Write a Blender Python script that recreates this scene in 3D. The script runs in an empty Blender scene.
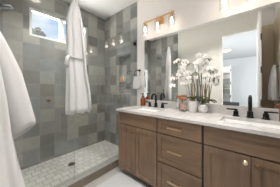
import bpy, bmesh, math, random
from mathutils import Vector, Matrix, Euler
random.seed(7)
PI = math.pi
C = bpy.context.scene.collection
S = bpy.context.scene

# ------------------------------------------------------------------ camera
cam_d = bpy.data.cameras.new('camera')
cam = bpy.data.objects.new('camera', cam_d); C.objects.link(cam)
cam.location = (2.57, -1.80, 1.21)
cam.rotation_euler = (PI/2, 0, math.radians(40))
cam_d.sensor_width = 36
cam_d.lens = 132/280*36
cam_d.shift_y = -5.5/280
cam_d.clip_start = 0.01
S.camera = cam

# ------------------------------------------------------------------ exposure
S.view_settings.view_transform = 'Standard'
S.view_settings.look = 'None'
S.view_settings.gamma = 1
S.view_settings.use_curve_mapping = False
S.view_settings.exposure = 0.24

# ------------------------------------------------------------------ world: pale blue sky with white cloud
UNDER_GLOW = 20.0  # strength of the added glow below the horizon
W = bpy.data.worlds.new('sky'); S.world = W; W.use_nodes = True
nt = W.node_tree; nt.nodes.clear()
tc = nt.nodes.new('ShaderNodeTexCoord')
mp = nt.nodes.new('ShaderNodeMapping'); mp.inputs['Scale'].default_value = (2.2, 2.2, 7)
nz = nt.nodes.new('ShaderNodeTexNoise'); nz.inputs['Scale'].default_value = 1.6; nz.inputs['Detail'].default_value = 6
rp = nt.nodes.new('ShaderNodeValToRGB')
rp.color_ramp.elements[0].position = .40; rp.color_ramp.elements[0].color = (.36, .60, .95, 1)
rp.color_ramp.elements[1].position = .60; rp.color_ramp.elements[1].color = (.88, .93, 1, 1)
bg = nt.nodes.new('ShaderNodeBackground'); bg.inputs['Strength'].default_value = 1.0
wo = nt.nodes.new('ShaderNodeOutputWorld')
L = nt.links.new
# unseen glow added below the horizon, fill light for the ceiling through the window
sz = nt.nodes.new('ShaderNodeSeparateXYZ'); L(tc.outputs['Generated'], sz.inputs[0])
lt = nt.nodes.new('ShaderNodeMath'); lt.operation = 'LESS_THAN'; L(sz.outputs['Z'], lt.inputs[0]); lt.inputs[1].default_value = -.02
gm = nt.nodes.new('ShaderNodeMix'); gm.data_type = 'RGBA'; L(lt.outputs[0], gm.inputs[0]); L(rp.outputs['Color'], gm.inputs[6]); gm.inputs[7].default_value = (UNDER_GLOW*1.0, UNDER_GLOW*.98, UNDER_GLOW*.94, 1)
L(tc.outputs['Generated'], mp.inputs['Vector']); L(mp.outputs['Vector'], nz.inputs['Vector'])
L(nz.outputs['Fac'], rp.inputs['Fac']); L(gm.outputs[2], bg.inputs['Color']); L(bg.outputs[0], wo.inputs[0])

# ------------------------------------------------------------------ large lights
def area(name, loc, rot, sx, sy, power, col=(1, 1, 1), shape='RECTANGLE', spread=PI):
    d = bpy.data.lights.new(name, 'AREA'); d.shape = shape; d.size = sx
    if shape == 'RECTANGLE': d.size_y = sy
    d.energy = power; d.color = col; d.spread = spread
    o = bpy.data.objects.new(name, d); C.objects.link(o); o.location = loc; o.rotation_euler = rot
    return o
# unseen fill lights added by both bedroom side walls, standing in for daylight
area('bedroom_fill', (.28, -3.6, 1.5), (0, -PI/2, 0), 1.7, 2.4, 60, (.95, .97, 1))
area('bedroom_fill', (4.40, -4.0, 1.5), (0, PI/2, 0), 1.7, 2.6, 60, (.95, .97, 1))
SPREAD = 1.9                    # beam of the added ceiling fill lights
FILL_CAN, FILL_CAN_SH = 9.0, 10.5      # watts of the added ceiling fill lights in the room and over the shower
BULB = .28                       # watts of each vanity bulb
WARM = (1, .96, .92)

# ------------------------------------------------------------------ geometry helpers
class MB:
    def __init__(s): s.bm = bmesh.new()
    def box(s, x0, x1, y0, y1, z0, z1):
        r = bmesh.ops.create_cube(s.bm, size=1)
        for v in r['verts']:
            v.co = Vector(((x0+x1)/2+v.co.x*(x1-x0), (y0+y1)/2+v.co.y*(y1-y0), (z0+z1)/2+v.co.z*(z1-z0)))
        return s
    def bev(s, w, seg=2):
        bmesh.ops.bevel(s.bm, geom=[e for e in s.bm.edges], offset=w, segments=seg, affect='EDGES', profile=.5)
        return s
    def loft(s, rings, cap0=True, cap1=True, closed=True):
        vr = [[s.bm.verts.new(p) for p in r] for r in rings]
        n = len(rings[0])
        for a, b in zip(vr, vr[1:]):
            for i in range(n if closed else n-1):
                j = (i+1) % n
                s.bm.faces.new((a[i], a[j], b[j], b[i]))
        if cap0: s.bm.faces.new(vr[0][::-1])
        if cap1: s.bm.faces.new(vr[-1])
        return s
    def lathe(s, prof, c=(0, 0, 0), n=24, cap0=True, cap1=True, axis='Z'):
        rings = []
        for r, h in prof:
            ring = []
            for i in range(n):
                a = 2*PI*i/n
                u, v = r*math.cos(a), r*math.sin(a)
                p = (u, v, h) if axis == 'Z' else ((u, h, v) if axis == 'Y' else (h, u, v))
                ring.append((c[0]+p[0], c[1]+p[1], c[2]+p[2]))
            rings.append(ring)
        return s.loft(rings, cap0, cap1)
    def tube(s, pts, r, n=10, flat=1.0):
        pts = [Vector(p) for p in pts]; rings = []
        up = Vector((0, 0, 1))
        prevu = None
        for i, p in enumerate(pts):
            t = (pts[min(i+1, len(pts)-1)]-pts[max(i-1, 0)]).normalized()
            if prevu is None:
                u = t.cross(up)
                if u.length < .05: u = t.cross(Vector((0, 1, 0)))
            else:
                u = prevu - t*prevu.dot(t)
            u.normalize(); prevu = u
            v = t.cross(u)
            rr = r[i] if isinstance(r, (list, tuple)) else r
            rings.append([p+u*math.cos(2*PI*k/n)*rr+v*math.sin(2*PI*k/n)*rr*flat for k in range(n)])
        return s.loft(rings)
    def ball(s, c, r, sc=(1, 1, 1), n=12):
        m = Matrix.Translation(c) @ Matrix.Diagonal((r*sc[0], r*sc[1], r*sc[2], 1))
        bmesh.ops.create_uvsphere(s.bm, u_segments=n, v_segments=max(6, n*2//3), radius=1, matrix=m); return s
    def build(s, name, mat, parent=None, smooth=False, loc=None):
        bmesh.ops.recalc_face_normals(s.bm, faces=s.bm.faces[:])
        me = bpy.data.meshes.new(name); 
        if loc is not None:
            bmesh.ops.translate(s.bm, verts=s.bm.verts[:], vec=-Vector(loc))
        s.bm.to_mesh(me); s.bm.free()
        o = bpy.data.objects.new(name, me); C.objects.link(o)
        if loc is not None: o.location = loc
        me.materials.append(mat)
        if smooth:
            for p in me.polygons: p.use_smooth = True
            if smooth != 'all':
                try: me.set_sharp_from_angle(angle=math.radians(40))
                except Exception: pass
        if parent: o.parent = parent
        return o

def tag(o, label=None, cat=None, group=None, kind=None):
    if label: o['label'] = label
    if cat: o['category'] = cat
    if group: o['group'] = group
    if kind: o['kind'] = kind
    return o
def thing(name, label, cat, loc=(0, 0, 0), group=None, rz=0):
    o = bpy.data.objects.new(name, None); C.objects.link(o); o.location = loc; o.rotation_euler[2] = rz
    o.empty_display_size = .05
    return tag(o, label, cat, group)
def struct(name, mb, mat, label=None, smooth=False, parent=None):
    o = mb.build(name, mat, parent, smooth); o['kind'] = 'structure'
    if label: o['label'] = label
    return o
def copy_tree(o, parent=None):
    c = o.copy(); C.objects.link(c)
    if parent: c.parent = parent
    for ch in list(o.children): copy_tree(ch, c)
    return c

# ------------------------------------------------------------------ materials
def newmat(name):
    m = bpy.data.materials.new(name); m.use_nodes = True
    nt = m.node_tree; b = nt.nodes['Principled BSDF']
    return m, nt, b
def N(nt, t, **kw):
    n = nt.nodes.new(t)
    for k, v in kw.items():
        if k in n.inputs: n.inputs[k].default_value = v
        else: setattr(n, k, v)
    return n
def math_n(nt, op, a, b=None):
    n = nt.nodes.new('ShaderNodeMath'); n.operation = op
    for i, x in enumerate((a, b)):
        if x is None: continue
        if isinstance(x, (int, float)): n.inputs[i].default_value = x
        else: nt.links.new(x, n.inputs[i])
    return n.outputs[0]
def ramp(nt, fac, stops, interp='LINEAR'):
    r = nt.nodes.new('ShaderNodeValToRGB'); cr = r.color_ramp; cr.interpolation = interp
    while len(cr.elements) < len(stops): cr.elements.new(.5)
    for e, (p, c) in zip(cr.elements, stops):
        e.position = p; e.color = (*c, 1)
    nt.links.new(fac, r.inputs[0]); return r.outputs[0]
def mixc(nt, fac, a, b, mode='MIX'):
    n = nt.nodes.new('ShaderNodeMix'); n.data_type = 'RGBA'; n.blend_type = mode
    for i, x in ((0, fac), (6, a), (7, b)):
        if isinstance(x, (int, float)): n.inputs[i].default_value = x
        elif isinstance(x, tuple): n.inputs[i].default_value = (*x, 1)
        else: nt.links.new(x, n.inputs[i])
    return n.outputs[2]
def plain(name, col, rough=.5, metal=0, noise=0, nscale=30, bump=0, bscale=200, spec=.5, sheen=0):
    m, nt, b = newmat(name)
    b.inputs['Roughness'].default_value = rough; b.inputs['Metallic'].default_value = metal
    b.inputs['Specular IOR Level'].default_value = spec
    t = N(nt, 'ShaderNodeTexCoord')
    z = N(nt, 'ShaderNodeTexNoise', Scale=nscale, Detail=3.0)
    nt.links.new(t.outputs['Object'], z.inputs['Vector'])
    k = noise
    c = ramp(nt, z.outputs['Fac'], [(.3, tuple(x*(1-k) for x in col)), (.7, tuple(min(1, x*(1+k)) for x in col))])
    nt.links.new(c, b.inputs['Base Color'])
    if bump:
        z2 = N(nt, 'ShaderNodeTexNoise', Scale=bscale, Detail=2.0); nt.links.new(t.outputs['Object'], z2.inputs['Vector'])
        bp = N(nt, 'ShaderNodeBump', Strength=bump, Distance=.01); nt.links.new(z2.outputs['Fac'], bp.inputs['Height'])
        nt.links.new(bp.outputs[0], b.inputs['Normal'])
    if sheen:
        b.inputs['Sheen Weight'].default_value = sheen
    return m
def tile_mat(name, u, v, su, sv, stops, grout, gw=.004, rough=.3, u0=0, v0=0, stagger=0, seed=0, mottle=.12):
    """square or rectangular tiles laid in world space on axes u,v (0=x 1=y 2=z)"""
    m, nt, b = newmat(name)
    g = N(nt, 'ShaderNodeNewGeometry'); sp = N(nt, 'ShaderNodeSeparateXYZ'); nt.links.new(g.outputs['Position'], sp.inputs[0])
    U = math_n(nt, 'DIVIDE', math_n(nt, 'SUBTRACT', sp.outputs[u], u0), su)
    V = math_n(nt, 'DIVIDE', math_n(nt, 'SUBTRACT', sp.outputs[v], v0), sv)
    fv = math_n(nt, 'FLOOR', V)
    if stagger:
        U = math_n(nt, 'ADD', U, math_n(nt, 'MULTIPLY', math_n(nt, 'MODULO', math_n(nt, 'ADD', fv, 100.0), 2.0), stagger))
    fu = math_n(nt, 'FLOOR', U)
    cb = N(nt, 'ShaderNodeCombineXYZ'); nt.links.new(fu, cb.inputs[0]); nt.links.new(fv, cb.inputs[1]); cb.inputs[2].default_value = seed
    wn = N(nt, 'ShaderNodeTexWhiteNoise'); nt.links.new(cb.outputs[0], wn.inputs['Vector'])
    base = ramp(nt, wn.outputs['Value'], stops, 'CONSTANT')
    # soft mottling inside each tile, shifted from tile to tile
    vm = N(nt, 'ShaderNodeVectorMath', operation='SCALE'); nt.links.new(wn.outputs['Color'], vm.inputs[0]); vm.inputs['Scale'].default_value = 20
    va = N(nt, 'ShaderNodeVectorMath', operation='ADD'); nt.links.new(g.outputs['Position'], va.inputs[0]); nt.links.new(vm.outputs[0], va.inputs[1])
    nz = N(nt, 'ShaderNodeTexNoise', Scale=9.0, Detail=5.0, Roughness=.6); nt.links.new(va.outputs[0], nz.inputs['Vector'])
    mt = ramp(nt, nz.outputs['Fac'], [(.3, (1-mottle,)*3), (.7, (1+mottle,)*3)])
    col = mixc(nt, 1.0, base, mt, 'MULTIPLY')
    def edge(F, s):
        fr = math_n(nt, 'FRACT', F)
        d = math_n(nt, 'MULTIPLY', math_n(nt, 'SUBTRACT', .5, math_n(nt, 'ABSOLUTE', math_n(nt, 'SUBTRACT', fr, .5))), s)
        return math_n(nt, 'LESS_THAN', d, gw/2)
    ed = math_n(nt, 'MAXIMUM', edge(U, su), edge(V, sv))
    nt.links.new(mixc(nt, ed, col, grout), b.inputs['Base Color'])
    nt.links.new(math_n(nt, 'ADD', rough, math_n(nt, 'MULTIPLY', ed, .4)), b.inputs['Roughness'])
    bp = N(nt, 'ShaderNodeBump', Strength=.3, Distance=.004)
    nt.links.new(math_n(nt, 'SUBTRACT', 1.0, ed), bp.inputs['Height']); nt.links.new(bp.outputs[0], b.inputs['Normal'])
    return m
def glass_mat(name, tint=(.97, .985, .98), k=1.0):
    m = bpy.data.materials.new(name); m.use_nodes = True; nt = m.node_tree; nt.nodes.clear()
    lw = N(nt, 'ShaderNodeLayerWeight', Blend=.5)
    f = math_n(nt, 'ADD', math_n(nt, 'MULTIPLY', math_n(nt, 'POWER', lw.outputs['Facing'], 5.0), .9*k), .045*k)
    tr = N(nt, 'ShaderNodeBsdfTransparent', Color=(*tint, 1)); gl = N(nt, 'ShaderNodeBsdfGlossy', Roughness=.005)
    mx = N(nt, 'ShaderNodeMixShader'); nt.links.new(f, mx.inputs[0]); nt.links.new(tr.outputs[0], mx.inputs[1]); nt.links.new(gl.outputs[0], mx.inputs[2])
    o = N(nt, 'ShaderNodeOutputMaterial'); nt.links.new(mx.outputs[0], o.inputs[0])
    return m
def emit_mat(name, col, st):
    m = bpy.data.materials.new(name); m.use_nodes = True; nt = m.node_tree; nt.nodes.clear()
    e = N(nt, 'ShaderNodeEmission', Color=(*col, 1), Strength=st); o = N(nt, 'ShaderNodeOutputMaterial')
    nt.links.new(e.outputs[0], o.inputs[0]); return m
def wood_mat(name, c0, c1, axis=2, rough=.45, scale=1.0):
    m, nt, b = newmat(name); b.inputs['Roughness'].default_value = rough
    t = N(nt, 'ShaderNodeTexCoord'); mp = N(nt, 'ShaderNodeMapping')
    sc = [26.0*scale]*3; sc[axis] = 2.2*scale; mp.inputs['Scale'].default_value = sc
    nt.links.new(t.outputs['Object'], mp.inputs[0])
    z = N(nt, 'ShaderNodeTexNoise', Scale=1.0, Detail=5.0, Roughness=.6, Distortion=.6); nt.links.new(mp.outputs[0], z.inputs['Vector'])
    z2 = N(nt, 'ShaderNodeTexNoise', Scale=5.0, Detail=2.0); nt.links.new(t.outputs['Object'], z2.inputs['Vector'])
    f = math_n(nt, 'ADD', math_n(nt, 'MULTIPLY', z.outputs['Fac'], .65), math_n(nt, 'MULTIPLY', z2.outputs['Fac'], .35))
    nt.links.new(ramp(nt, f, [(.35, c0), (.65, c1)]), b.inputs['Base Color'])
    return m

TS = [(0, (.165, .172, .164)), (.17, (.238, .238, .225)), (.36, (.325, .315, .288)), (.53, (.250, .266, .262)),
      (.68, (.375, .362, .330)), (.84, (.198, .190, .170))]
GROUT = (.30, .29, .265)
M_tile_x = tile_mat('grey_wall_tile_side', 1, 2, .205, .205, TS, GROUT, u0=-1.42, v0=.045, seed=3, gw=.006)
M_tile_y = tile_mat('grey_wall_tile_end', 0, 2, .205, .205, TS, GROUT, u0=0, v0=.045, seed=8)
M_curb = tile_mat('curb_tile', 1, 2, .205, .205, [(0, (.20, .165, .125)), (.3, (.27, .26, .24)), (.55, (.30, .25, .19)), (.8, (.22, .22, .21))], GROUT, u0=-1.42, v0=-.1, seed=5)
M_shfloor = tile_mat('shower_floor_tile', 1, 0, .105, .105, [(0, (.50, .49, .455)), (.25, (.55, .54, .505)), (.5, (.58, .57, .53)), (.75, (.53, .515, .475)), (.95, (.46, .44, .39))],
                     (.29, .285, .26), gw=.008, rough=.4, stagger=.5, mottle=.06)
M_floor = tile_mat('floor_tile', 0, 1, .6, .3, [(0, (.40, .385, .365)), (.5, (.44, .42, .40))], (.30, .29, .28), rough=.35, mottle=.06)
M_white = plain('white_wall_paint', (.80, .755, .725), .6, noise=.01)
M_ceil = plain('ceiling_paint', (.90, .895, .885), .7, noise=.01)
M_cream = plain('cream_wall_paint', (.80, .78, .725), .6, noise=.01)
M_trimw = plain('white_trim_paint', (.86, .85, .83), .4)
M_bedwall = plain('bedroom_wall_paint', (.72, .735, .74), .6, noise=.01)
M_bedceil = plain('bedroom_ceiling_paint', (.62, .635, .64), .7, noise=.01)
M_carpet = plain('bedroom_carpet', (.5, .48, .45), .95, noise=.1, bump=.3)
M_tan = wood_mat('tan_door_paint', (.70, .58, .42), (.78, .66, .49), 2, .5)
M_glass = glass_mat('shower_glass', k=1.5)
M_pane = glass_mat('window_glass', (.99, .99, .99), .6)
M_clear = glass_mat('clear_glass', (.985, .985, .985), .8)
M_black = plain('matte_black_metal', (.015, .014, .014), .35, .6)
M_blackp = plain('black_plastic', (.02, .02, .02), .4)
M_brass = plain('brushed_copper_brass', (.72, .44, .22), .28, 1, noise=.04)
M_pull = plain('champagne_bronze', (.70, .52, .36), .3, 1)
M_bronze = plain('dark_bronze', (.23, .14, .08), .35, 1)
M_chrome = plain('grey_steel', (.42, .44, .46), .25, 1)
M_mirror = plain('mirror_silver', (.93, .94, .935), 0.0, 1)
M_robe = plain('white_terry', (.61, .605, .60), .95, noise=.02, nscale=60, bump=.25, bscale=350, spec=.1, sheen=.2)
M_mat = plain('white_bath_mat_pile', (.56, .565, .575), .95, noise=.06, nscale=140, bump=.8, bscale=160, spec=.1)
M_porc = plain('white_porcelain', (.88, .88, .87), .12)
M_wood_v = wood_mat('brown_cabinet_wood', (.150, .092, .055), (.245, .160, .103), 2)
M_wood_h = wood_mat('brown_cabinet_wood_horizontal', (.150, .092, .055), (.245, .160, .103), 0)
M_lid = wood_mat('orange_wood_lid', (.30, .095, .03), (.40, .14, .05), 0)
M_bamboo = plain('bamboo_stake', (.20, .135, .055), .5, noise=.15)
M_amber = plain('amber_glass', (.23, .052, .010), .08)
M_leaf = plain('orchid_leaf', (.035, .060, .030), .3, noise=.2)
M_stem = plain('orchid_stem', (.16, .17, .06), .5, noise=.2)
M_petal = plain('white_petal', (.90, .88, .86), .6, noise=.02)
M_lip = plain('yellow_lip', (.75, .55, .22), .6)
M_bud = plain('green_bud', (.09, .10, .04), .5)
M_pot = plain('white_ceramic', (.80, .79, .77), .25, noise=.02)
M_speck = plain('speckled_stone_pot', (.66, .65, .62), .3, noise=.28, nscale=38)
M_moss = plain('moss', (.10, .08, .04), .9, noise=.3)
M_pink = plain('pink_bath_salt', (.85, .55, .46), .7, noise=.25, nscale=50)
M_cotton = plain('white_cotton', (.9, .88, .86), .9)
M_bulb = emit_mat('lit_bulb', (1, .93, .80), 4.0)
M_fill_lens = emit_mat('fill_light_lens', (1, .95, .88), 6)  # glowing lens of the added ceiling and closet fill lights
M_flush = emit_mat('lit_ceiling_diffuser', (1, .96, .9), 2.2)
M_winfr = plain('white_vinyl', (.85, .86, .87), .35)
M_print = plain('pale_blue_print', (.66, .76, .86), .5, noise=.22, nscale=5)
M_head = plain('blue_grey_steel', (.27, .30, .33), .25, .7)
M_cap = plain('grey_stone', (.31, .305, .28), .35, noise=.08)
M_gedge = plain('green_glass_edge', (.30, .36, .32), .2)
M_orange = plain('orange_bottle', (.80, .36, .07), .4)
M_beige = plain('beige_bottle', (.72, .58, .45), .4)
M_teal = plain('teal_tube', (.10, .34, .34), .4)
M_basket = plain('grey_green_basket', (.38, .40, .33), .8, noise=.2)
M_dark = plain('dark_fabric', (.03, .032, .036), .7)
M_outleaf = plain('outdoor_leaf', (.028, .036, .034), .7, noise=.2)
def quartz():
    m, nt, b = newmat('white_quartz'); b.inputs['Roughness'].default_value = .18
    t = N(nt, 'ShaderNodeTexCoord')
    z = N(nt, 'ShaderNodeTexNoise', Scale=2.3, Detail=6.0, Roughness=.65, Distortion=1.2); nt.links.new(t.outputs['Object'], z.inputs['Vector'])
    v = math_n(nt, 'ABSOLUTE', math_n(nt, 'SUBTRACT', z.outputs['Fac'], .5))
    nt.links.new(ramp(nt, v, [(0, (.50, .48, .465)), (.05, (.57, .55, .535)), (.2, (.60, .58, .57))]), b.inputs['Base Color'])
    return m
M_quartz = quartz()

# ------------------------------------------------------------------ room shell
H = 2.78          # ceiling
XR = 2.93         # right wall
YF = -1.84        # inner face of the door wall
SX = .96          # shower glass plane
TX = 1.0          # end of the tiled wall
WT = .12
# window wall with its opening
wy0, wy1, wz0, wz1 = -1.345, -.415, 2.015, 2.455
w = MB()
w.box(-.15, 0, YF-WT, wy0, 0, H).box(-.15, 0, wy1, .15, 0, H).box(-.15, 0, wy0, wy1, 0, wz0).box(-.15, 0, wy0, wy1, wz1, H)
struct('wall_left', w, M_tile_x)
# end wall: tiled part with a niche, painted part over the vanity
nx0, nx1, nz0, nz1 = .49, .83, 1.10, 1.86
w = MB()
w.box(0, nx0, 0, .15, 0, H).box(nx1, TX, 0, .15, 0, H).box(nx0, nx1, 0, .15, 0, nz0).box(nx0, nx1, 0, .15, nz1, H).box(nx0, nx1, .10, .15, nz0, nz1)
struct('wall_back_tiled', w, M_tile_y)
struct('wall_back', MB().box(TX, XR+.12, 0, .15, 0, H), M_white)
struct('trim_1', MB().box(TX-.003, TX+.003, -.004, 0, .12, H), M_white)
# right wall
struct('wall_right', MB().box(XR, XR+.12, YF-WT, 0, 0, H), M_cream)
ry0, ry1, rz0, rz1 = -1.10, -.50, 1.37, 1.91
# door wall
dx0, dx1, dz = 2.04, 2.70, 2.44
struct('wall_front_tiled', MB().box(0, SX, YF-WT, YF, 0, H), M_tile_y)
struct('wall_front', MB().box(SX, dx0, YF-WT, YF, 0, H).box(dx1, XR, YF-WT, YF, 0, H).box(dx0, dx1, YF-WT, YF, dz, H), M_cream)
struct('floor', MB().box(.95, XR, YF-WT, 0, -.1, 0), M_floor)
struct('shower_floor', MB().box(0, .95, YF, 0, -.1, .012), M_shfloor, 'pale tiled shower floor')
struct('shower_curb', MB().box(.90, 1.00, YF, 0, 0, .105).bev(.004, 1), M_curb, 'low tiled curb under the shower glass')
struct('curb_cap', MB().box(.895, 1.005, YF, 0, .105, .118).bev(.003, 1), M_cap, 'grey stone cap of the shower curb')
struct('ceiling', MB().box(-.15, XR+.12, YF-WT, .15, H, H+.1), M_ceil)
# door casing
cs = MB()
cs.box(dx0-.06, dx0, YF, YF+.012, 0, dz+.06).box(dx1, dx1+.015, YF, YF+.012, 0, dz+.06).box(dx0, dx1, YF, YF+.012, dz, dz+.06)
cs.box(dx0, dx0+.012, YF-WT, YF, 0, dz).box(dx1-.012, dx1, YF-WT, YF, 0, dz).box(dx0+.012, dx1-.012, YF-WT, YF, dz-.012, dz)
struct('trim_2', cs, M_cream)
struct('baseboard_front', MB().box(SX+.04, dx0-.06, YF, YF+.012, 0, .1), M_trimw)
# tan panel by the door and tan tall door on the right wall
struct('trim_3', MB().box(dx1+.016, XR, YF, YF+.014, 0, 2.456), M_tan)
d = MB().box(XR-.02, XR, YF+.014, ry0-.02, 0.01, 2.456)
struct('door_2', d, M_tan, 'tan slab door on the right wall beside the hanging towel')
# the open white bathroom door, seen edge-on in the mirror
t = thing('bathroom_door', 'tall white door standing open, seen edge-on in the mirror', 'door', (2.68, YF+.02, 0))
MB().box(2.66, 2.70, YF+.015, -1.04, .01, 2.44).bev(.002, 1).build('door_panel', M_trimw, None).parent = t
t.children[0].matrix_parent_inverse = t.matrix_world.inverted() if False else Matrix.Translation(-Vector(t.location))
def child(mb, name, mat, par, smooth=False):
    """mesh given in world coordinates, parented to a thing placed at its base"""
    o = mb.build(name, mat, None, smooth)
    root = Vector((0, 0, 0)); p = par
    while p is not None:
        root += p.location; p = p.parent
    o.data.transform(Matrix.Translation(-root))
    o.parent = par
    return o
for z in (2.02, 1.50, .98):
    child(MB().box(2.688, 2.702, -1.04, -1.036, z-.05, z+.05), 'hinge_plate', M_black, t)
    
# windows
def window(name, x0, x1, y0, y1, z0, z1, mull, fr=.028, label=None):
    f = MB()
    f.box(x0, x1, y0, y1, z0, z0+fr).box(x0, x1, y0, y1, z1-fr, z1).box(x0, x1, y0, y0+fr, z0+fr, z1-fr).box(x0, x1, y1-fr, y1, z0+fr, z1-fr)
    for ym in mull: f.box(x0, x1, ym-fr*.75, ym+fr*.75, z0+fr, z1-fr)
    o = struct(name, f, M_winfr, label)
    xs = (x0+x1)/2
    ed = [y0+fr]+[q for ym in mull for q in (ym-fr*.75, ym+fr*.75)]+[y1-fr]
    for a, b in zip(ed[::2], ed[1::2]):
        MB().box(xs-.003, xs+.003, a, b, z0+fr, z1-fr).build('pane', M_pane, o)
    return o
window('window_1', -.09, -.03, wy0, wy1, wz0, wz1, [-.885], .036, 'wide white transom window high in the tiled shower wall')

# pale picture on the right wall (it shows as a faint bluish reflection in the shower glass)
t = thing('wall_picture', 'pale blue picture in a white frame, faintly reflected in the shower glass', 'picture', (XR-.001, (ry0+ry1)/2, rz0))
f = MB(); q = .022
f.box(XR-.025, XR-.001, ry0, ry1, rz0, rz0+q).box(XR-.025, XR-.001, ry0, ry1, rz1-q, rz1).box(XR-.025, XR-.001, ry0, ry0+q, rz0+q, rz1-q).box(XR-.025, XR-.001, ry1-q, ry1, rz0+q, rz1-q)
child(f, 'frame', M_trimw, t)
child(MB().box(XR-.016, XR-.002, ry0+q, ry1-q, rz0+q, rz1-q), 'print', M_print, t)

# bedroom behind the doorway (seen in the mirror)
BY = -6.9; BX0, BX1 = .2, 4.5
struct('floor_bedroom', MB().box(BX0, BX1, BY-1.3, YF-WT, -.1, 0), M_carpet)
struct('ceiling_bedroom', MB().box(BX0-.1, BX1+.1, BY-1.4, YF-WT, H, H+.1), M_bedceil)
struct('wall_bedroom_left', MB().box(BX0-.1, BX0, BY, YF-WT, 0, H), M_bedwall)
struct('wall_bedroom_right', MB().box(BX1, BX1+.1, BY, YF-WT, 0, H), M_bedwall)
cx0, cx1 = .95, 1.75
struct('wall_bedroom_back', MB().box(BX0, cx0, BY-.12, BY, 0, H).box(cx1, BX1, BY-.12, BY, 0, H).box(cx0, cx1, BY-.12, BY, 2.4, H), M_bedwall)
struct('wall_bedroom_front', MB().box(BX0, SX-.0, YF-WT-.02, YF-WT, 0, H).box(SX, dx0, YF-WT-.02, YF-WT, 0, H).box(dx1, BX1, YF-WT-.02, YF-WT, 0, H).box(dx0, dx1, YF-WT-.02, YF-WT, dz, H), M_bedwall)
struct('wall_closet', MB().box(BX0, BX1, BY-1.4, BY-1.3, 0, H).box(BX0-.1, BX0, BY-1.3, BY-.12, 0, H).box(2.2, 2.3, BY-1.3, BY-.12, 0, H), M_bedwall)
t = thing('closet_door', 'white closet door with black hinges far back in the mirror', 'door', (1.78, BY+.02, 0))
child(MB().box(1.77, 1.81, BY+.01, BY+.70, .01, 2.38), 'door_panel', M_trimw, t)
for z in (2.1, 1.45, .8): child(MB().box(1.772, 1.808, BY+.70, BY+.706, z-.06, z+.06), 'hinge_plate', M_black, t)
t = thing('closet_shelf', 'white closet shelf unit seen through the doorway in the mirror', 'shelf', (1.3, BY-1.05, 0))
child(MB().box(.75, .79, BY-1.29, BY-.9, 0, 2.2), 'side_panel', M_trimw, t)
child(MB().box(1.86, 1.90, BY-1.29, BY-.9, 0, 2.2), 'side_panel', M_trimw, t)
for z in (.45, .82, 1.17, 1.8, 2.17): child(MB().box(.79, 1.86, BY-1.29, BY-.9, z, z+.03), 'shelf_board', M_trimw, t)
for i, (x, z) in enumerate([(1.05, .85), (1.5, .85), (1.05, 1.20), (1.5, 1.20)]):
    tag(MB().box(x-.17, x+.17, BY-1.25, BY-.93, z+.001, z+.28).bev(.01, 1).build('storage_basket', M_basket, None),
        'grey green storage basket on the closet shelves seen in the mirror', 'basket', 'baskets on the closet shelves')
# bench
t = thing('bench', 'dark upholstered bench in the bedroom seen low in the mirror', 'bench', (1.9, -5.9, 0))
child(MB().box(1.35, 2.15, -6.1, -5.7, .38, .52).bev(.02, 2), 'cushion', M_dark, t)
for x in (1.4, 2.1):
    for y in (-6.05, -5.75): child(MB().box(x-.02, x+.02, y-.02, y+.02, 0, .38), 'leg', M_black, t)
# fill light added to brighten the closet, fixture out of sight
t = thing('closet_fill', 'small added fill light on the ceiling of the far closet', 'ceiling light', (1.35, BY-.7, H))
child(MB().lathe([(.09, H-.012), (.10, H)], (1.35, BY-.7, 0), 20), 'rim', M_trimw, t, True)
child(MB().lathe([(.02, H-.03), (.08, H-.012)], (1.35, BY-.7, 0), 20), 'lens', M_fill_lens, t, True)
area('closet_fill_lamp', (1.35, BY-.7, H-.035), (0, 0, 0), .14, .14, 22, WARM, 'DISK')
# bedroom flush light
t = thing('flush_ceiling_light', 'round lit flush ceiling light in the bedroom seen in the mirror', 'ceiling light', (1.79, -4.65, H))
child(MB().lathe([(.19, H-.03), (.195, H)], (1.79, -4.65, 0), 32), 'rim', M_pull, t, True)
child(MB().lathe([(.02, H-.075), (.12, H-.065), (.18, H-.03)], (1.79, -4.65, 0), 32), 'diffuser', M_flush, t, True)
# unseen ceiling lights added as fill, kept above the frame and out of reflections
fill_cans = [((1.75, -1.05), 'added ceiling fill light nearest the shower glass', FILL_CAN), ((2.30, -1.20), 'added ceiling fill light in front of the right sink', FILL_CAN*.7), ((2.45, -.45), 'added ceiling fill light above the right faucet', FILL_CAN*.3), ((.5, -.95), 'added ceiling fill light over the shower drain', FILL_CAN_SH)]
for (x, y), lb, pw in fill_cans:
    t = thing('fill_downlight', lb, 'ceiling light', (x, y, H), 'added ceiling fill lights')
    child(MB().lathe([(.095, H-.004), (.095, H), (.078, H), (.078, H-.004), (.095, H-.004)], (x, y, 0), 28, False, False), 'trim_ring', M_trimw, t, True)
    child(MB().lathe([(.077, H-.0025), (.077, H-.001)], (x, y, 0), 28), 'lens', M_fill_lens, t, True)
    area('fill_downlight_lamp', (x, y, H-.006), (0, 0, 0), .15, .15, pw, WARM, 'DISK', SPREAD)

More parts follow.
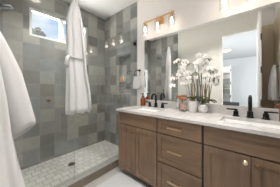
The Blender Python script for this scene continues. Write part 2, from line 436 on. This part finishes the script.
# ------------------------------------------------------------------ vanity cabinets
VY = -.54      # carcass front
FT = .022      # thickness of doors and drawer fronts
VX = [1.13, 1.775, 2.245, 2.898]
ZB, ZT = .10, .885
def shaker(x0, x1, z0, z1, mat, name, par, fr=.052):
    y0, y1 = VY-FT, VY-.001
    f = MB()
    f.box(x0, x0+fr, y0, y1, z0, z1).box(x1-fr, x1, y0, y1, z0, z1).box(x0+fr, x1-fr, y0, y1, z0, z0+fr).box(x0+fr, x1-fr, y0, y1, z1-fr, z1)
    f.box(x0+fr-.001, x1-fr+.001, y0+.009, y1, z0+fr-.001, z1-fr+.001)
    return child(f, name, mat, par)
def knob(x, z, par, mat):
    y = VY-FT
    return child(MB().lathe([(.005, y), (.005, y-.014), (.0155, y-.016), (.0165, y-.022), (.012, y-.027)], (x, 0, z), 18, axis='Y'), 'knob', mat, par, True)
def pull(xc, z, par, ln=.15):
    y = VY-FT
    m = MB().box(xc-ln/2, xc+ln/2, y-.032, y-.022, z-.0075, z+.0075)
    m.box(xc-ln/2+.012, xc-ln/2+.022, y-.024, y, z-.005, z+.005).box(xc+ln/2-.022, xc+ln/2-.012, y-.024, y, z-.005, z+.005)
    return child(m, 'pull', M_pull, par)
G = .0035
def carcass(x0, x1, name, label):
    t = thing(name, label, 'cabinet', ((x0+x1)/2, VY/2, 0), 'brown vanity cabinet units')
    child(MB().box(x0, x0+.018, VY+.012, -.002, ZB, ZT).box(x1-.018, x1, VY+.012, -.002, ZB, ZT).box(x0+.018, x1-.018, VY+.012, -.002, ZB, ZB+.018).box(x0+.018, x1-.018, -.02, -.002, ZB+.018, ZT), 'carcass', M_wood_v, t)
    child(MB().box(x0, x1, VY, VY+.012, ZB, ZT), 'reveal_frame', M_blackp, t)
    child(MB().box(x0, x1, VY+.07, VY+.085, 0, ZB), 'toe_kick', M_wood_h, t)
    return t
def sink_cabinet(x0, x1, label, k0, k1, l=0, r=0, kz=.085):
    t = carcass(x0, x1, 'sink_cabinet', label)
    xm = (x0+x1)/2; zs = .722
    a, b = x0+(.012 if l else .002), x1-(.006 if r else .002)
    shaker(a, b, zs+G, ZT-.006, M_wood_h, 'false_front', t, .045)
    d1 = shaker(a, xm-G/2-.001, ZB+.002, zs-G-.004, M_wood_v, 'door', t); d2 = shaker(xm+G/2+.001, b, ZB+.002, zs-G-.004, M_wood_v, 'door', t)
    knob(xm-.032, zs-kz, d1, k0); knob(xm+.034, zs-kz, d2, k1)
    return t
sink_cabinet(VX[0], VX[1], 'brown two-door sink cabinet next to the shower', M_bronze, M_bronze, 0, 1)
t = carcass(VX[1], VX[2], 'drawer_cabinet', 'brown three-drawer cabinet between the two sink cabinets')
a, b = VX[1]+.006, VX[2]-.006
for z0, z1 in ((.722+G, ZT-.006), (.412+G, .722-G-.004), (ZB+.002, .412-G-.004)):
    d = shaker(a, b, z0, z1, M_wood_h, 'drawer', t, .045)
    pull((a+b)/2-.02, (z0+z1)/2, d)
sink_cabinet(VX[2], VX[3], 'brown two-door sink cabinet under the right faucet', M_pull, M_bronze, 1, 0, .055)
struct('trim_4', MB().box(VX[3]+.001, XR-.001, VY-.001, VY+.018, 0, ZT), M_wood_v, 'narrow brown filler strip between cabinet and right wall')

# countertop with two sink cut-outs and its backsplash
CT0, CT1 = .887, .915
cyf, cyb = -.575, -.001
sinks = [(1.45, -.295), (2.565, -.295)]
SWX, SWY = .215, .135
t = thing('countertop', 'long white stone countertop with backsplash over the brown cabinets', 'countertop', (2.0, -.28, CT0))
m = MB()
xs = [1.10]; 
for sx, sy in sinks:
    m.box(xs[-1], sx-SWX, cyf, cyb, CT0, CT1)
    m.box(sx-SWX, sx+SWX, cyf, sy-SWY, CT0, CT1).box(sx-SWX, sx+SWX, sy+SWY, cyb, CT0, CT1)
    xs.append(sx+SWX)
m.box(xs[-1], XR-.001, cyf, cyb, CT0, CT1)
bmesh.ops.remove_doubles(m.bm, verts=m.bm.verts[:], dist=.0005)
child(m, 'slab', M_quartz, t)
child(MB().box(1.10, XR-.001, -.02, -.001, CT1, 1.012).bev(.002, 1), 'backsplash', M_quartz, t)
# sinks
def sink(sx, sy, label):
    t = thing('sink', label, 'sink', (sx, sy, CT0-.15), 'white undermount sinks')
    rings = []
    def rr(hx, hy, z, rad, n=6):
        out = []
        for qx, qy, a0 in ((1, 1, 0), (-1, 1, 90), (-1, -1, 180), (1, -1, 270)):
            for i in range(n):
                a = math.radians(a0+90*i/(n-1)); out.append((sx+qx*(hx-rad)+rad*math.cos(a), sy+qy*(hy-rad)+rad*math.sin(a), z))
        return out
    o1, o2 = SWX+.012, SWY+.012
    m = MB().loft([rr(o1, o2, CT0-.15, .05), rr(o1, o2, CT0-.001, .03), rr(SWX-.002, SWY-.002, CT0-.001, .025), rr(SWX-.012, SWY-.012, CT0-.10, .04), rr(SWX-.05, SWY-.05, CT0-.135, .06)])
    child(m, 'basin', M_porc, t, True)
    child(MB().lathe([(.022, CT0-.135), (.022, CT0-.131), (.008, CT0-.130)], (sx, sy, 0), 16), 'drain', M_black, t, True)
sink(*sinks[0], 'white sink nearer the shower, in front of the left faucet')
sink(*sinks[1], 'white sink at the right, in front of the right faucet')
# faucets
def faucet(sx, label):
    y = -.085; z = CT1+.0005
    t = thing('faucet', label, 'faucet', (sx, y, z), 'black widespread faucets')
    child(MB().lathe([(.033, z), (.033, z+.008), (.025, z+.014), (.024, z+.06), (.017, z+.066)], (sx, y, 0), 20), 'spout_base', M_black, t, True)
    pts = [(sx, y, z+.06), (sx, y, z+.148)]
    for i in range(1, 10):
        a = PI*i/10*1.02
        pts.append((sx, y-.052+.052*math.cos(a), z+.148+.052*math.sin(a)))
    pts.append((sx, y-.106, z+.123))
    child(MB().tube(pts, .0155, 12), 'spout', M_black, t, True)
    for sgn in (-1, 1):
        hx = sx+sgn*.115
        h = child(MB().lathe([(.031, z), (.031, z+.008), (.023, z+.013), (.022, z+.05), (.014, z+.054), (.014, z+.068)], (hx, y, 0), 20), 'handle', M_black, t, True)
        child(MB().box(min(hx-sgn*.014, hx+sgn*.082), max(hx-sgn*.014, hx+sgn*.082), y-.010, y+.010, z+.062, z+.077).bev(.003, 1), 'lever', M_black, h)
    return t
faucet(1.45, 'black two-handle faucet beside the amber pump bottle, nearer the shower')
faucet(2.565, 'black two-handle faucet at the right end of the counter')

# wall mirror
tag(MB().box(1.166, XR-.02, -.007, -.001, 1.0135, 2.025).build('wall_mirror', M_mirror), 'wide frameless mirror on the white wall above the counter', 'mirror')

# ------------------------------------------------------------------ vanity lights
def vanity_light(xc, z, label):
    t = thing('vanity_light', label, 'wall light', (xc, -.001, z), 'three-shade vanity lights')
    child(MB().box(xc-.055, xc+.055, -.025, -.001, z-.06, z+.055).bev(.003, 1), 'backplate', M_brass, t)
    yb = -.095
    child(MB().tube([(xc, -.02, z+.01), (xc, yb, z+.01)], .011, 10), 'arm', M_brass, t, True)
    child(MB().box(xc-.275, xc+.275, yb-.008, yb+.008, z+.003, z+.019).bev(.002, 1), 'crossbar', M_brass, t)
    for k in (-1, 0, 1):
        x = xc+k*.235
        s = child(MB().lathe([(.006, z+.045), (.007, z+.0), (.021, z-.002), (.021, z-.055), (.017, z-.06)], (x, yb, 0), 16), 'socket', M_brass, t, True)
        # thin glass cylinder, closed at the top around the socket, open below
        g = MB().lathe([(.022, z-.015), (.043, z-.02), (.047, z-.028), (.047, z-.19), (.0445, z-.19), (.0445, z-.03), (.022, z-.019)], (x, yb, 0), 24, False, False)
        child(g, 'shade', M_clear, t, True)
        child(MB().lathe([(.009, z-.06), (.011, z-.075), (.017, z-.10), (.017, z-.125), (.010, z-.14), (.003, z-.143)], (x, yb, 0), 16), 'bulb', M_bulb, s, True)
        ld = bpy.data.lights.new('bulb_glow', 'POINT'); ld.energy = BULB; ld.color = (1, .90, .78); ld.shadow_soft_size = .03
        lo = bpy.data.objects.new('bulb_glow', ld); C.objects.link(lo); lo.location = (x, yb, z-.165)
    return t
vanity_light(1.485, 2.265, 'copper three-shade wall light above the mirror near the shower')
vanity_light(2.58, 2.265, 'copper three-shade wall light at the top right, cut by the frame')

# ------------------------------------------------------------------ shower
GX0, GX1 = SX-.005, SX+.005
gz0, gz1 = .119, 2.16
t = thing('fixed_shower_panel', 'clear fixed glass shower panel beside the vanity wall', 'shower glass', (SX, -.55, gz0))
child(MB().box(GX0, GX1, -1.091, -.006, gz0, gz1), 'glass_pane', M_glass, t)
child(MB().box(GX0, GX1, -1.0945, -1.0912, gz0, gz1), 'polished_edge', M_gedge, t)
for z in (2.01, .45): child(MB().box(GX0-.012, GX1+.012, -.055, -.002, z-.028, z+.028).bev(.003, 1), 'wall_clamp', M_black, t)
t = thing('shower_door', 'clear glass shower door with a small round knob', 'shower glass', (SX, -1.46, gz0+.008))
child(MB().box(GX0, GX1, YF+.008, -1.102, gz0+.008, gz1), 'glass_pane', M_glass, t)
for z in (1.99, .45): child(MB().box(GX0-.014, GX1+.014, YF+.002, YF+.075, z-.045, z+.045).bev(.003, 1), 'hinge', M_black, t)
child(MB().lathe([(.011, GX1), (.011, GX1+.012), (.016, GX1+.016), (.016, GX1+.03), (.012, GX1+.033)], (0, -1.366, 1.08), 18, axis='X'), 'knob', M_bronze, t, True)
# drain
t = thing('shower_drain', 'round dark metal drain in the pale shower floor', 'drain', (.41, -.90, .012))
m = MB().lathe([(.056, .0125), (.056, .016), (.046, .0165), (.046, .0145), (.004, .0145)], (.41, -.9, 0), 28)
child(m, 'rim', M_bronze, t, True)
m = MB()
for i in range(-4, 5):
    h = math.sqrt(max(0, .045**2-(i*.01)**2)); m.box(.41+i*.01-.002, .41+i*.01+.002, -.9-h, -.9+h, .0147, .0163)
child(m, 'grate', M_bronze, t)
# shower head
t = thing('overhead_shower', 'round grey shower head on an arm at the upper left', 'shower head', (.55, YF+.001, 2.14))
child(MB().lathe([(.03, YF+.001), (.03, YF+.008), (.02, YF+.012)], (.465, 0, 2.175), 20, axis='Y'), 'flange', M_chrome, t, True)
child(MB().tube([(.465, YF+.01, 2.175), (.465, YF+.08, 2.185), (.465, YF+.13, 2.175), (.465, YF+.16, 2.145)], .010, 10), 'arm', M_chrome, t, True)
hd = MB().lathe([(.012, .03), (.016, .018), (.045, .010), (.078, .002), (.081, -.012), (.075, -.017)], (0, 0, 0), 30)
hd.bm.transform(Matrix.Translation((.465, YF+.185, 2.11)) @ Matrix.Rotation(math.radians(20), 4, 'X'))
child(hd, 'head', M_head, t, True)
# shower valve
t = thing('shower_valve', 'round dark shower valve on the tiled wall seen in the mirror', 'shower valve', (.55, YF+.001, 1.12))
child(MB().lathe([(.075, YF+.001), (.075, YF+.008), (.03, YF+.012), (.026, YF+.05)], (.55, 0, 1.12), 24, axis='Y'), 'escutcheon', M_black, t, True)
child(MB().box(.54, .56, YF+.035, YF+.05, 1.04, 1.12).bev(.003, 1), 'lever', M_black, t)
# niche bottles on the shelf
struct('niche_shelf', MB().box(nx0, nx1, .004, .1, 1.325, 1.345), M_cap, 'thin stone shelf in the shower niche')
tag(MB().lathe([(.026, 1.346), (.032, 1.352), (.033, 1.41), (.026, 1.43), (.012, 1.437), (.012, 1.455), (.004, 1.457)], (.53, .045, 0), 20).build('bottle', M_orange, None, True), 'small orange bottle on the niche shelf', 'bottle')
tag(MB().lathe([(.025, 1.346), (.028, 1.350), (.028, 1.425), (.014, 1.435), (.014, 1.45), (.003, 1.451)], (.60, .045, 0), 20).build('bottle', M_beige, None, True), 'small beige bottle on the niche shelf', 'bottle')
tag(MB().lathe([(.020, 1.346), (.021, 1.37), (.018, 1.385), (.006, 1.40), (.003, 1.402)], (.665, .045, 0), 20).build('tube', M_teal, None, True), 'small teal tube on the niche shelf', 'tube')

# ------------------------------------------------------------------ towel ring and hand towel
tx, tz = 1.058, 1.52
t = thing('towel_ring', 'black towel ring on the white wall between shower and mirror', 'towel ring', (tx, -.001, tz))
child(MB().lathe([(.022, -.001), (.022, -.01), (.010, -.014), (.010, -.08)], (tx, 0, tz), 18, axis='Y'), 'mount', M_black, t, True)
pts = [(tx+.064*math.sin(a), -.075, tz-.060+.064*math.cos(a)) for a in [2*PI*i/28 for i in range(29)]]
child(MB().tube(pts, .0055, 8), 'ring', M_black, t, True)
def towel(xc, ztop, hw, ln, y0, name='hand_towel'):
    m = MB(); n = 20
    def sheet(sgn, L):
        rings = []
        for j in range(9):
            q = j/8; z = ztop-L*q
            wv = hw*(.80+.20*min(1, q*2.2))
            ring = []
            for i in range(n+1):
                u = -1+2*i/n
                dy = .006*math.sin(u*8+sgn)*(.3+q)
                ring.append((xc+u*wv, y0+sgn*(.013+.004*q)+dy*.6, z-.004*math.cos(u*3)))
            rings.append(ring)
        return rings
    f = sheet(-1, ln); b = sheet(1, ln*.9)
    m.loft(list(reversed(b))+f, False, False, False)
    o = m.build(name, M_robe, None, 'all')
    s = o.modifiers.new('solid', 'SOLIDIFY'); s.thickness = .008; s.offset = 0
    return o
tag(towel(tx-.002, tz-.110, .075, .215, -.075), 'white hand towel hanging from the black towel ring', 'towel')

# ------------------------------------------------------------------ amber pump bottles
def pump(x, y, sc, label, rz=0):
    z = CT1+.0005
    t = thing('soap_bottle', label, 'bottle', (x, y, z), 'amber pump bottles')
    child(MB().lathe([(.030*sc, z), (.033*sc, z+.004), (.033*sc, z+.088*sc), (.028*sc, z+.103*sc), (.014*sc, z+.112*sc), (.014*sc, z+.118*sc)], (x, y, 0), 24), 'body', M_amber, t, True)
    p = child(MB().lathe([(.016*sc, z+.1185*sc), (.016*sc, z+.135*sc), (.006*sc, z+.137*sc), (.006*sc, z+.158*sc)], (x, y, 0), 16), 'pump', M_blackp, t, True)
    child(MB().box(x-.010*sc, x+.010*sc, y-.012*sc, y+.012*sc, z+.158*sc, z+.168*sc).box(x-.006*sc, x+.006*sc, y-.045*sc, y-.011*sc, z+.160*sc, z+.167*sc), 'nozzle', M_blackp, p)
pump(1.185, -.075, 1.22, 'amber bottle with black pump at the shower end of the counter')
pump(2.80, -.13, 1.22, 'amber bottle with black pump at the right edge of the picture')

# ------------------------------------------------------------------ jars
def jar(x, y, r, h, label, fill):
    z = CT1+.0005
    t = thing('glass_jar', label, 'jar', (x, y, z), 'glass jars with wooden lids')
    child(MB().lathe([(.004, z), (r*.95, z), (r, z+.006), (r, z+h-.012), (r*.9, z+h), (r*.84, z+h), (r*.93, z+h-.014), (r*.93, z+.010), (.004, z+.006)], (x, y, 0), 26), 'glass_body', M_clear, t, True)
    child(MB().lathe([(r*.80, z+h-.008), (r*.80, z+h+.0005), (r*1.02, z+h+.001), (r*1.02, z+h+.014), (r*.97, z+h+.017)], (x, y, 0), 26), 'lid', M_lid, t, True)
    m = MB(); rnd = random.Random(int(x*1000))
    for k in range(34):
        a = rnd.random()*2*PI; q = r*.70*math.sqrt(rnd.random()); hh = z+.018+rnd.random()*h*fill[1]
        m.ball((x+q*math.cos(a), y+q*math.sin(a), hh), .0105, (1, .8, .9), 6)
    o = child(m, 'contents', fill[0], t, True); o['kind'] = 'stuff'
jar(1.912, -.17, .048, .150, 'glass jar of pink pieces with wooden lid, nearer of the two jars', (M_pink, .55))
jar(1.828, -.085, .046, .172, 'glass jar of white cotton with wooden lid, behind the pink jar', (M_cotton, .75))

# ------------------------------------------------------------------ orchids
def flower_mesh(mb, c, d, s, roll):
    """five white petals round a small lip, facing direction d"""
    d = Vector(d).normalized(); q = d.to_track_quat('Z', 'Y') @ Euler((0, 0, roll)).to_quaternion()
    for k, (ang, ln, wd) in enumerate(((90, 1, .62), (210, 1, .58), (330, 1, .58), (20, 1.1, 1.0), (160, 1.1, 1.0))):
        a = math.radians(ang); rings = []
        ax = Vector((math.cos(a), math.sin(a), 0)); sd = Vector((-math.sin(a), math.cos(a), 0))
        for r_, w_, z_ in ((.05, .12, 0), (.3, .62, .10), (.6, .95, .12), (.85, .7, .05), (1.0, .15, -.05)):
            cc = ax*r_*ln*s + Vector((0, 0, z_*s*.6))
            pts = [cc-sd*w_*wd*s*.45+Vector((0, 0, .06*s)), cc+Vector((0, 0, .03*s)), cc+sd*w_*wd*s*.45+Vector((0, 0, .06*s)),
                   cc+sd*w_*wd*s*.45, cc-Vector((0, 0, .03*s)), cc-sd*w_*wd*s*.45]
            rings.append([Vector(c)+q @ p for p in pts])
        mb.loft(rings)
    return q
def bez(p0, p1, p2, p3, n=14):
    out = []
    for i in range(n+1):
        t = i/n; out.append(tuple((1-t)**3*a+3*(1-t)**2*t*b+3*(1-t)*t*t*c+t**3*d for a, b, c, d in zip(p0, p1, p2, p3)))
    return out
def orchid(x, y, label, pot_prof, pot_mat, stems, seed):
    rnd = random.Random(seed); z = CT1+.0005
    t = thing('potted_orchid', label, 'potted orchid', (x, y, z), 'white orchids on the counter')
    child(MB().lathe([(r, z+h) for r, h in pot_prof], (x, y, 0), 28), 'pot', pot_mat, t, True)
    pr = max(r for r, h in pot_prof); ph = max(h for r, h in pot_prof)
    child(MB().ball((x, y, z+ph-.006), pr*.7, (1, 1, .25), 14), 'moss', M_moss, t, True)
    for k in range(5):
        a = rnd.random()*.7+k*2*PI/5
        ln = .115+.04*rnd.random()
        dx, dy = math.cos(a), math.sin(a)*.45
        if dx < -.3: ln *= .62
        if y+dy*ln > -.03: dy = (-.03-y)/ln
        rings = []
        for i in range(9):
            q = i/8; cx_, cy_ = x+dx*ln*q, y+dy*ln*q; cz_ = z+ph+.012+.075*q*(1.05-q)*1.6
            wd = .030*math.sin(PI*min(.97, .12+q*.85))**.7
            sx_, sy_ = -dy, dx; l_ = math.hypot(sx_, sy_); sx_, sy_ = sx_/l_, sy_/l_
            rings.append([(cx_-sx_*wd, cy_-sy_*wd*.6, cz_+.008), (cx_, cy_, cz_+.001), (cx_+sx_*wd, cy_+sy_*wd*.6, cz_+.008), (cx_, cy_, cz_-.003)])
        child(MB().loft(rings), 'leaf', M_leaf, t, True)
    for (b0, b1, b2, b3, ns, stake) in stems:
        P = [(x+p[0], y+p[1], z+p[2]) for p in (b0, b1, b2, b3)]
        pts = bez(*P, 22)
        st = child(MB().tube(pts, [.0055-.003*i/22 for i in range(23)], 8), 'stem', M_stem, t, True)
        if stake:
            sx_, sy_ = pts[3][0]+.007, pts[3][1]
            child(MB().tube([(x+b0[0]+.008, y+b0[1], z+ph-.01), (sx_, sy_, z+stake)], .0068, 8), 'stake', M_bamboo, t, True)
        for k in range(ns):
            i = 9+int((k+.5)/ns*13.5); p = Vector(pts[min(i, 22)])
            off = Vector((rnd.uniform(-.06, .06), -abs(rnd.uniform(.0, .05)), rnd.uniform(-.07, .02)))
            c = p+off
            c.y = min(c.y, -.05)
            d = Vector((rnd.uniform(-.2, .8), -1+rnd.uniform(-.1, .5), rnd.uniform(-.3, .3)))
            s = rnd.uniform(.030, .040)
            fm = MB(); flower_mesh(fm, c, d, s, rnd.uniform(-.3, .3))
            f = child(fm, 'flower', M_petal, t, True)
            lp = MB().ball(c+d.normalized()*.004, .006, (1, 1, 1), 6); child(lp, 'flower_lip', M_lip, f, True)
        for k in range(3):
            p = Vector(pts[22-k]); p = p+Vector((.006*(k-1), -.006, -.004)); p.y = min(p.y, -.02)
            child(MB().ball(p, .009-.0015*(2-k)*.5, (1, 1, 1.25), 8), 'bud', M_bud, t, True)
    return t
# (base, ctrl, ctrl, tip) offsets from the pot, number of flowers, stake height
orchid(2.02, -.125, 'white orchid in a plain white pot beside the jars',
       [(.040, 0), (.044, .004), (.057, .135), (.052, .135), (.050, .120)], M_pot,
       [((-.012, 0, .11), (-.03, 0, .45), (-.02, -.01, .74), (-.19, -.03, .62), 8, .44),
        ((.014, -.005, .11), (.02, -.01, .40), (.02, -.01, .60), (-.11, -.05, .48), 6, .34),
        ((-.02, -.01, .11), (-.05, -.01, .38), (-.10, -.02, .56), (-.22, -.05, .36), 6, 0)], 11)
orchid(2.13, -.095, 'white orchid in a round speckled pot, right of the plain white pot',
       [(.036, 0), (.046, .008), (.053, .040), (.051, .066), (.040, .098), (.035, .098), (.037, .086)], M_speck,
       [((-.010, 0, .08), (-.06, 0, .45), (-.07, -.01, .78), (.03, -.03, .66), 8, .48),
        ((.016, -.005, .08), (.03, -.01, .40), (.04, -.01, .62), (.07, -.03, .48), 6, .38),
        ((.02, -.01, .08), (.05, -.01, .38), (.10, -.01, .54), (.13, -.04, .36), 5, 0)], 23)

# ------------------------------------------------------------------ robes
def robe_body(levels, axis, folds, seed, n=84, out=1):
    """levels: (z, centre along, half width, centre across, half depth, fold amplitude); axis 'Y' hangs along y, 'X' along x"""
    rnd = random.Random(seed); ph = [rnd.random()*6.28 for _ in range(4)]
    # resample
    L2 = []
    for a, b in zip(levels, levels[1:]):
        for i in range(4):
            q = i/4; L2.append(tuple(u+(v-u)*q for u, v in zip(a, b)))
    L2.append(levels[-1]); rings = []
    zt, zb = L2[0][0], L2[-1][0]
    for (z, c, w_, e, d_, am) in L2:
        q = (zt-z)/(zt-zb); ring = []
        for i in range(n):
            a = 2*PI*i/n
            f = 1+am*(1.0*math.sin(folds*a+ph[0]+q*.9)+.55*math.sin((folds*2-3)*a+ph[1]-q*.6)+.25*math.sin(3*a+ph[2]+q*1.5))
            ca, sa = math.cos(a), math.sin(a)
            u = c+w_*math.copysign(abs(ca)**.85, ca)*(1+(f-1)*.45); v = e+d_*math.copysign(abs(sa)**.85, sa)*f
            dz_ = .010*math.sin(folds*a+ph[3]) if z == zb else 0
            if axis == 'X': v = max(v, YF+.010)
            ring.append((v, u, z+dz_) if axis == 'Y' else (u, v, z+dz_))
        rings.append(ring)
    return MB().loft(rings, True, False)
def cloth(mb, name, par, th=.006):
    o = child(mb, name, M_robe, par, 'all')
    s = o.modifiers.new('solid', 'SOLIDIFY'); s.thickness = th; s.offset = -1
    return o
# robe hung over the shower glass
K = 1/86.0
t = thing('hook', 'small black hook over the top of the shower glass', 'hook', (SX, -1.105, 2.13))
m = MB().box(GX1+.0005, GX1+.005, -1.112, -1.098, 2.10, gz1+.006).box(GX0-.005, GX1+.005, -1.112, -1.098, gz1+.001, gz1+.006).box(GX0-.005, GX0-.0005, -1.112, -1.098, 2.125, gz1+.006)
child(m, 'saddle', M_black, t)
child(MB().tube([(GX1+.004, -1.105, 2.115), (GX1+.022, -1.105, 2.105), (GX1+.034, -1.105, 2.115), (GX1+.036, -1.105, 2.135)], .004, 8), 'prong', M_black, t, True)
RX = 1.045
def rl(py, c, w, d, am): return (1.21-(py-88)*K, -1.085+(c-78)*K, w*K, RX, d, am)
lv = [rl(2, 74.8, 1.2, .010, 0), rl(3.5, 74.4, 2.4, .018, .1), rl(9, 74.4, 4.2, .026, .10), rl(15, 74.2, 5.6, .030, .12), rl(24, 74.2, 7.4, .034, .13), rl(34, 75.0, 8.4, .036, .14),
      rl(46, 76.0, 8.8, .036, .14), rl(56, 75.4, 8.6, .034, .12), rl(62, 75.6, 8.4, .034, .14), rl(75, 76.8, 9.2, .040, .18), rl(92, 78.2, 10.4, .044, .22), rl(112.5, 78.4, 11.0, .046, .24)]
t = thing('bathrobe', 'white bathrobe hanging over the glass of the shower', 'bathrobe', (RX, -1.085, .93), 'white hanging bathrobes')
cloth(robe_body(lv, 'Y', 7, 4), 'robe_body', t)
def sleeve(pts, rad, flat, name, par):
    return cloth(MB().tube(pts, rad, 18, flat), name, par)
def py(p): return 1.21-(p-88)*K
def yy(c): return -1.085+(c-78)*K
sleeve([(RX+.025, yy(78.5), py(20)), (RX+.035, yy(81), py(45)), (RX+.038, yy(83), py(70)), (RX+.04, yy(87.0), py(95)), (RX+.04, yy(88), py(109.5))], [.022, .032, .038, .044, .050], .42, 'sleeve', t)
# belt
ring = []
for i in range(41):
    a = 2*PI*i/40; ring.append((RX+.040*math.sin(a), yy(75.6)+.104*math.cos(a), py(59)+.006*math.sin(3*a)))
child(MB().tube(ring, .016, 8, .5), 'belt', M_robe, t, 'all')
child(MB().tube([(RX+.03, yy(67.5), py(58)), (RX+.045, yy(65.5), py(61)), (RX+.035, yy(65), py(66)), (RX+.03, yy(67), py(69))], [.015, .02, .02, .012], 10, .6), 'belt_loop', M_robe, t, 'all')
# robe in the left foreground on the door wall
t = thing('hook', 'black wall hook behind the robe in the left foreground', 'hook', (1.42, YF+.001, 1.63))
child(MB().lathe([(.02, YF+.001), (.02, YF+.008)], (1.42, 0, 1.63), 16, axis='Y'), 'mount', M_black, t, True)
child(MB().tube([(1.42, YF+.006, 1.63), (1.42, YF+.04, 1.615), (1.42, YF+.05, 1.64)], .006, 8), 'prong', M_black, t, True)
t = thing('bathrobe', 'white bathrobe filling the left edge, hanging nearest the camera', 'bathrobe', (1.42, YF+.09, .38), 'white hanging bathrobes')
def fl(z, c, w, dd, am): return (z, c, w, YF+.012+dd, dd, am)
lv = [fl(1.655, 1.42, .03, .012, 0), fl(1.60, 1.42, .07, .02, .06), fl(1.50, 1.42, .13, .033, .08), fl(1.35, 1.42, .17, .047, .08), fl(1.15, 1.42, .19, .062, .10), fl(.95, 1.42, .20, .072, .10), fl(.75, 1.43, .22, .085, .12), fl(.58, 1.43, .235, .10, .12), fl(.38, 1.43, .24, .10, .14)]
cloth(robe_body(lv, 'X', 6, 9), 'robe_body', t)
# wide sleeve with an open, slanting cuff
rings = []
FW = Vector((-.643, .766, 0)); RT = Vector((.766, .643, 0))
for (c, hw, th, tilt) in (((1.40, YF+.075, 1.56), .035, .03, 0), ((1.405, YF+.10, 1.45), .060, .045, 0), ((1.43, YF+.135, 1.30), .078, .052, .1), ((1.445, YF+.155, 1.15), .090, .056, .2), ((1.455, YF+.175, 1.03), .092, .056, .35), ((1.458, YF+.183, .965), .096, .050, .52), ((1.455, YF+.185, .915), .096, .046, .66)):
    ring = []
    for i in range(36):
        a = 2*PI*i/36; f = 1+.05*math.sin(5*a+1)
        p = Vector(c)+RT*hw*math.cos(a)*f+FW*th*math.sin(a)*f; p.z += hw*math.cos(a)*tilt
        ring.append(p)
    rings.append(ring)
cloth(MB().loft(rings, True, False), 'sleeve', t, .008)
# robe on the right wall, seen in the mirror
t = thing('hook', 'black hook on the right wall seen in the mirror', 'hook', (XR-.021, -1.235, 1.56))
child(MB().lathe([(.018, XR-.0205), (.018, XR-.028)], (0, -1.235, 1.56), 14, axis='X'), 'mount', M_black, t, True)
child(MB().tube([(XR-.025, -1.235, 1.56), (XR-.06, -1.235, 1.545), (XR-.07, -1.235, 1.57)], .006, 8), 'prong', M_black, t, True)
t = thing('hand_towel', 'white towel bunched on the right wall hook, seen at the mirror edge', 'towel', (XR-.08, -1.235, 1.02))
lv = [(1.58, -1.235, .02, XR-.065, .015, 0), (1.53, -1.235, .05, XR-.07, .03, .08), (1.40, -1.235, .08, XR-.075, .04, .14), (1.25, -1.235, .095, XR-.08, .045, .2), (1.02, -1.235, .11, XR-.08, .05, .24)]
cloth(robe_body(lv, 'Y', 6, 2), 'towel_body', t)

# ------------------------------------------------------------------ bath mat
mx0, mx1, my0, my1 = 1.125, 1.98, -1.10, -.50
m = MB(); nx, ny = 46, 30; rings = []
rr_ = random.Random(3)
for j in range(ny+1):
    rings.append([(mx0+(mx1-mx0)*i/nx, my0+(my1-my0)*j/ny, (.022 if 0 < i < nx and 0 < j < ny else .004)+rr_.uniform(-.0025, .0025)) for i in range(nx+1)])
m.loft(rings, False, False, False)
bot = [(mx0, my0, .001), (mx1, my0, .001), (mx1, my1, .001), (mx0, my1, .001)]
m.box(mx0+.004, mx1-.004, my0+.004, my1-.004, .001, .008)
tag(m.build('bath_mat', M_mat, None, 'all'), 'white fluffy bath mat on the floor in front of the left cabinet', 'bath mat')

# ------------------------------------------------------------------ tree outside the shower window
t = thing('tree', 'tree crown outside the high shower window', 'tree', (-1.6, -.87, -1.0))
child(MB().tube([(-1.6, -.87, -1.0), (-1.6, -.87, 1.5), (-1.58, -.87, 2.5)], [.06, .04, .015], 8), 'trunk', M_outleaf, t, True)
rnd = random.Random(5); m = MB()
for k in range(300):
    u = Vector((rnd.gauss(0, 1), rnd.gauss(0, 1), rnd.gauss(0, 1))).normalized()*rnd.random()**.4
    c = Vector((-1.6, -.88, 2.48))+Vector((u.x*.2, u.y*.19, u.z*.27))
    a = Vector((rnd.uniform(-1, 1), rnd.uniform(-1, 1), rnd.uniform(-1, 1))).normalized()*.05
    b = a.cross(Vector((rnd.uniform(-1, 1), rnd.uniform(-1, 1), rnd.uniform(-1, 1)))).normalized()*.018
    nrm = a.cross(b).normalized()*.003
    m.loft([[c-a+nrm, c-a+b*.1, c-a-nrm, c-a-b*.1], [c+nrm, c+b, c-nrm, c-b], [c+a+nrm, c+a+b*.1, c+a-nrm, c+a-b*.1]])
o = child(m, 'foliage', M_outleaf, t)
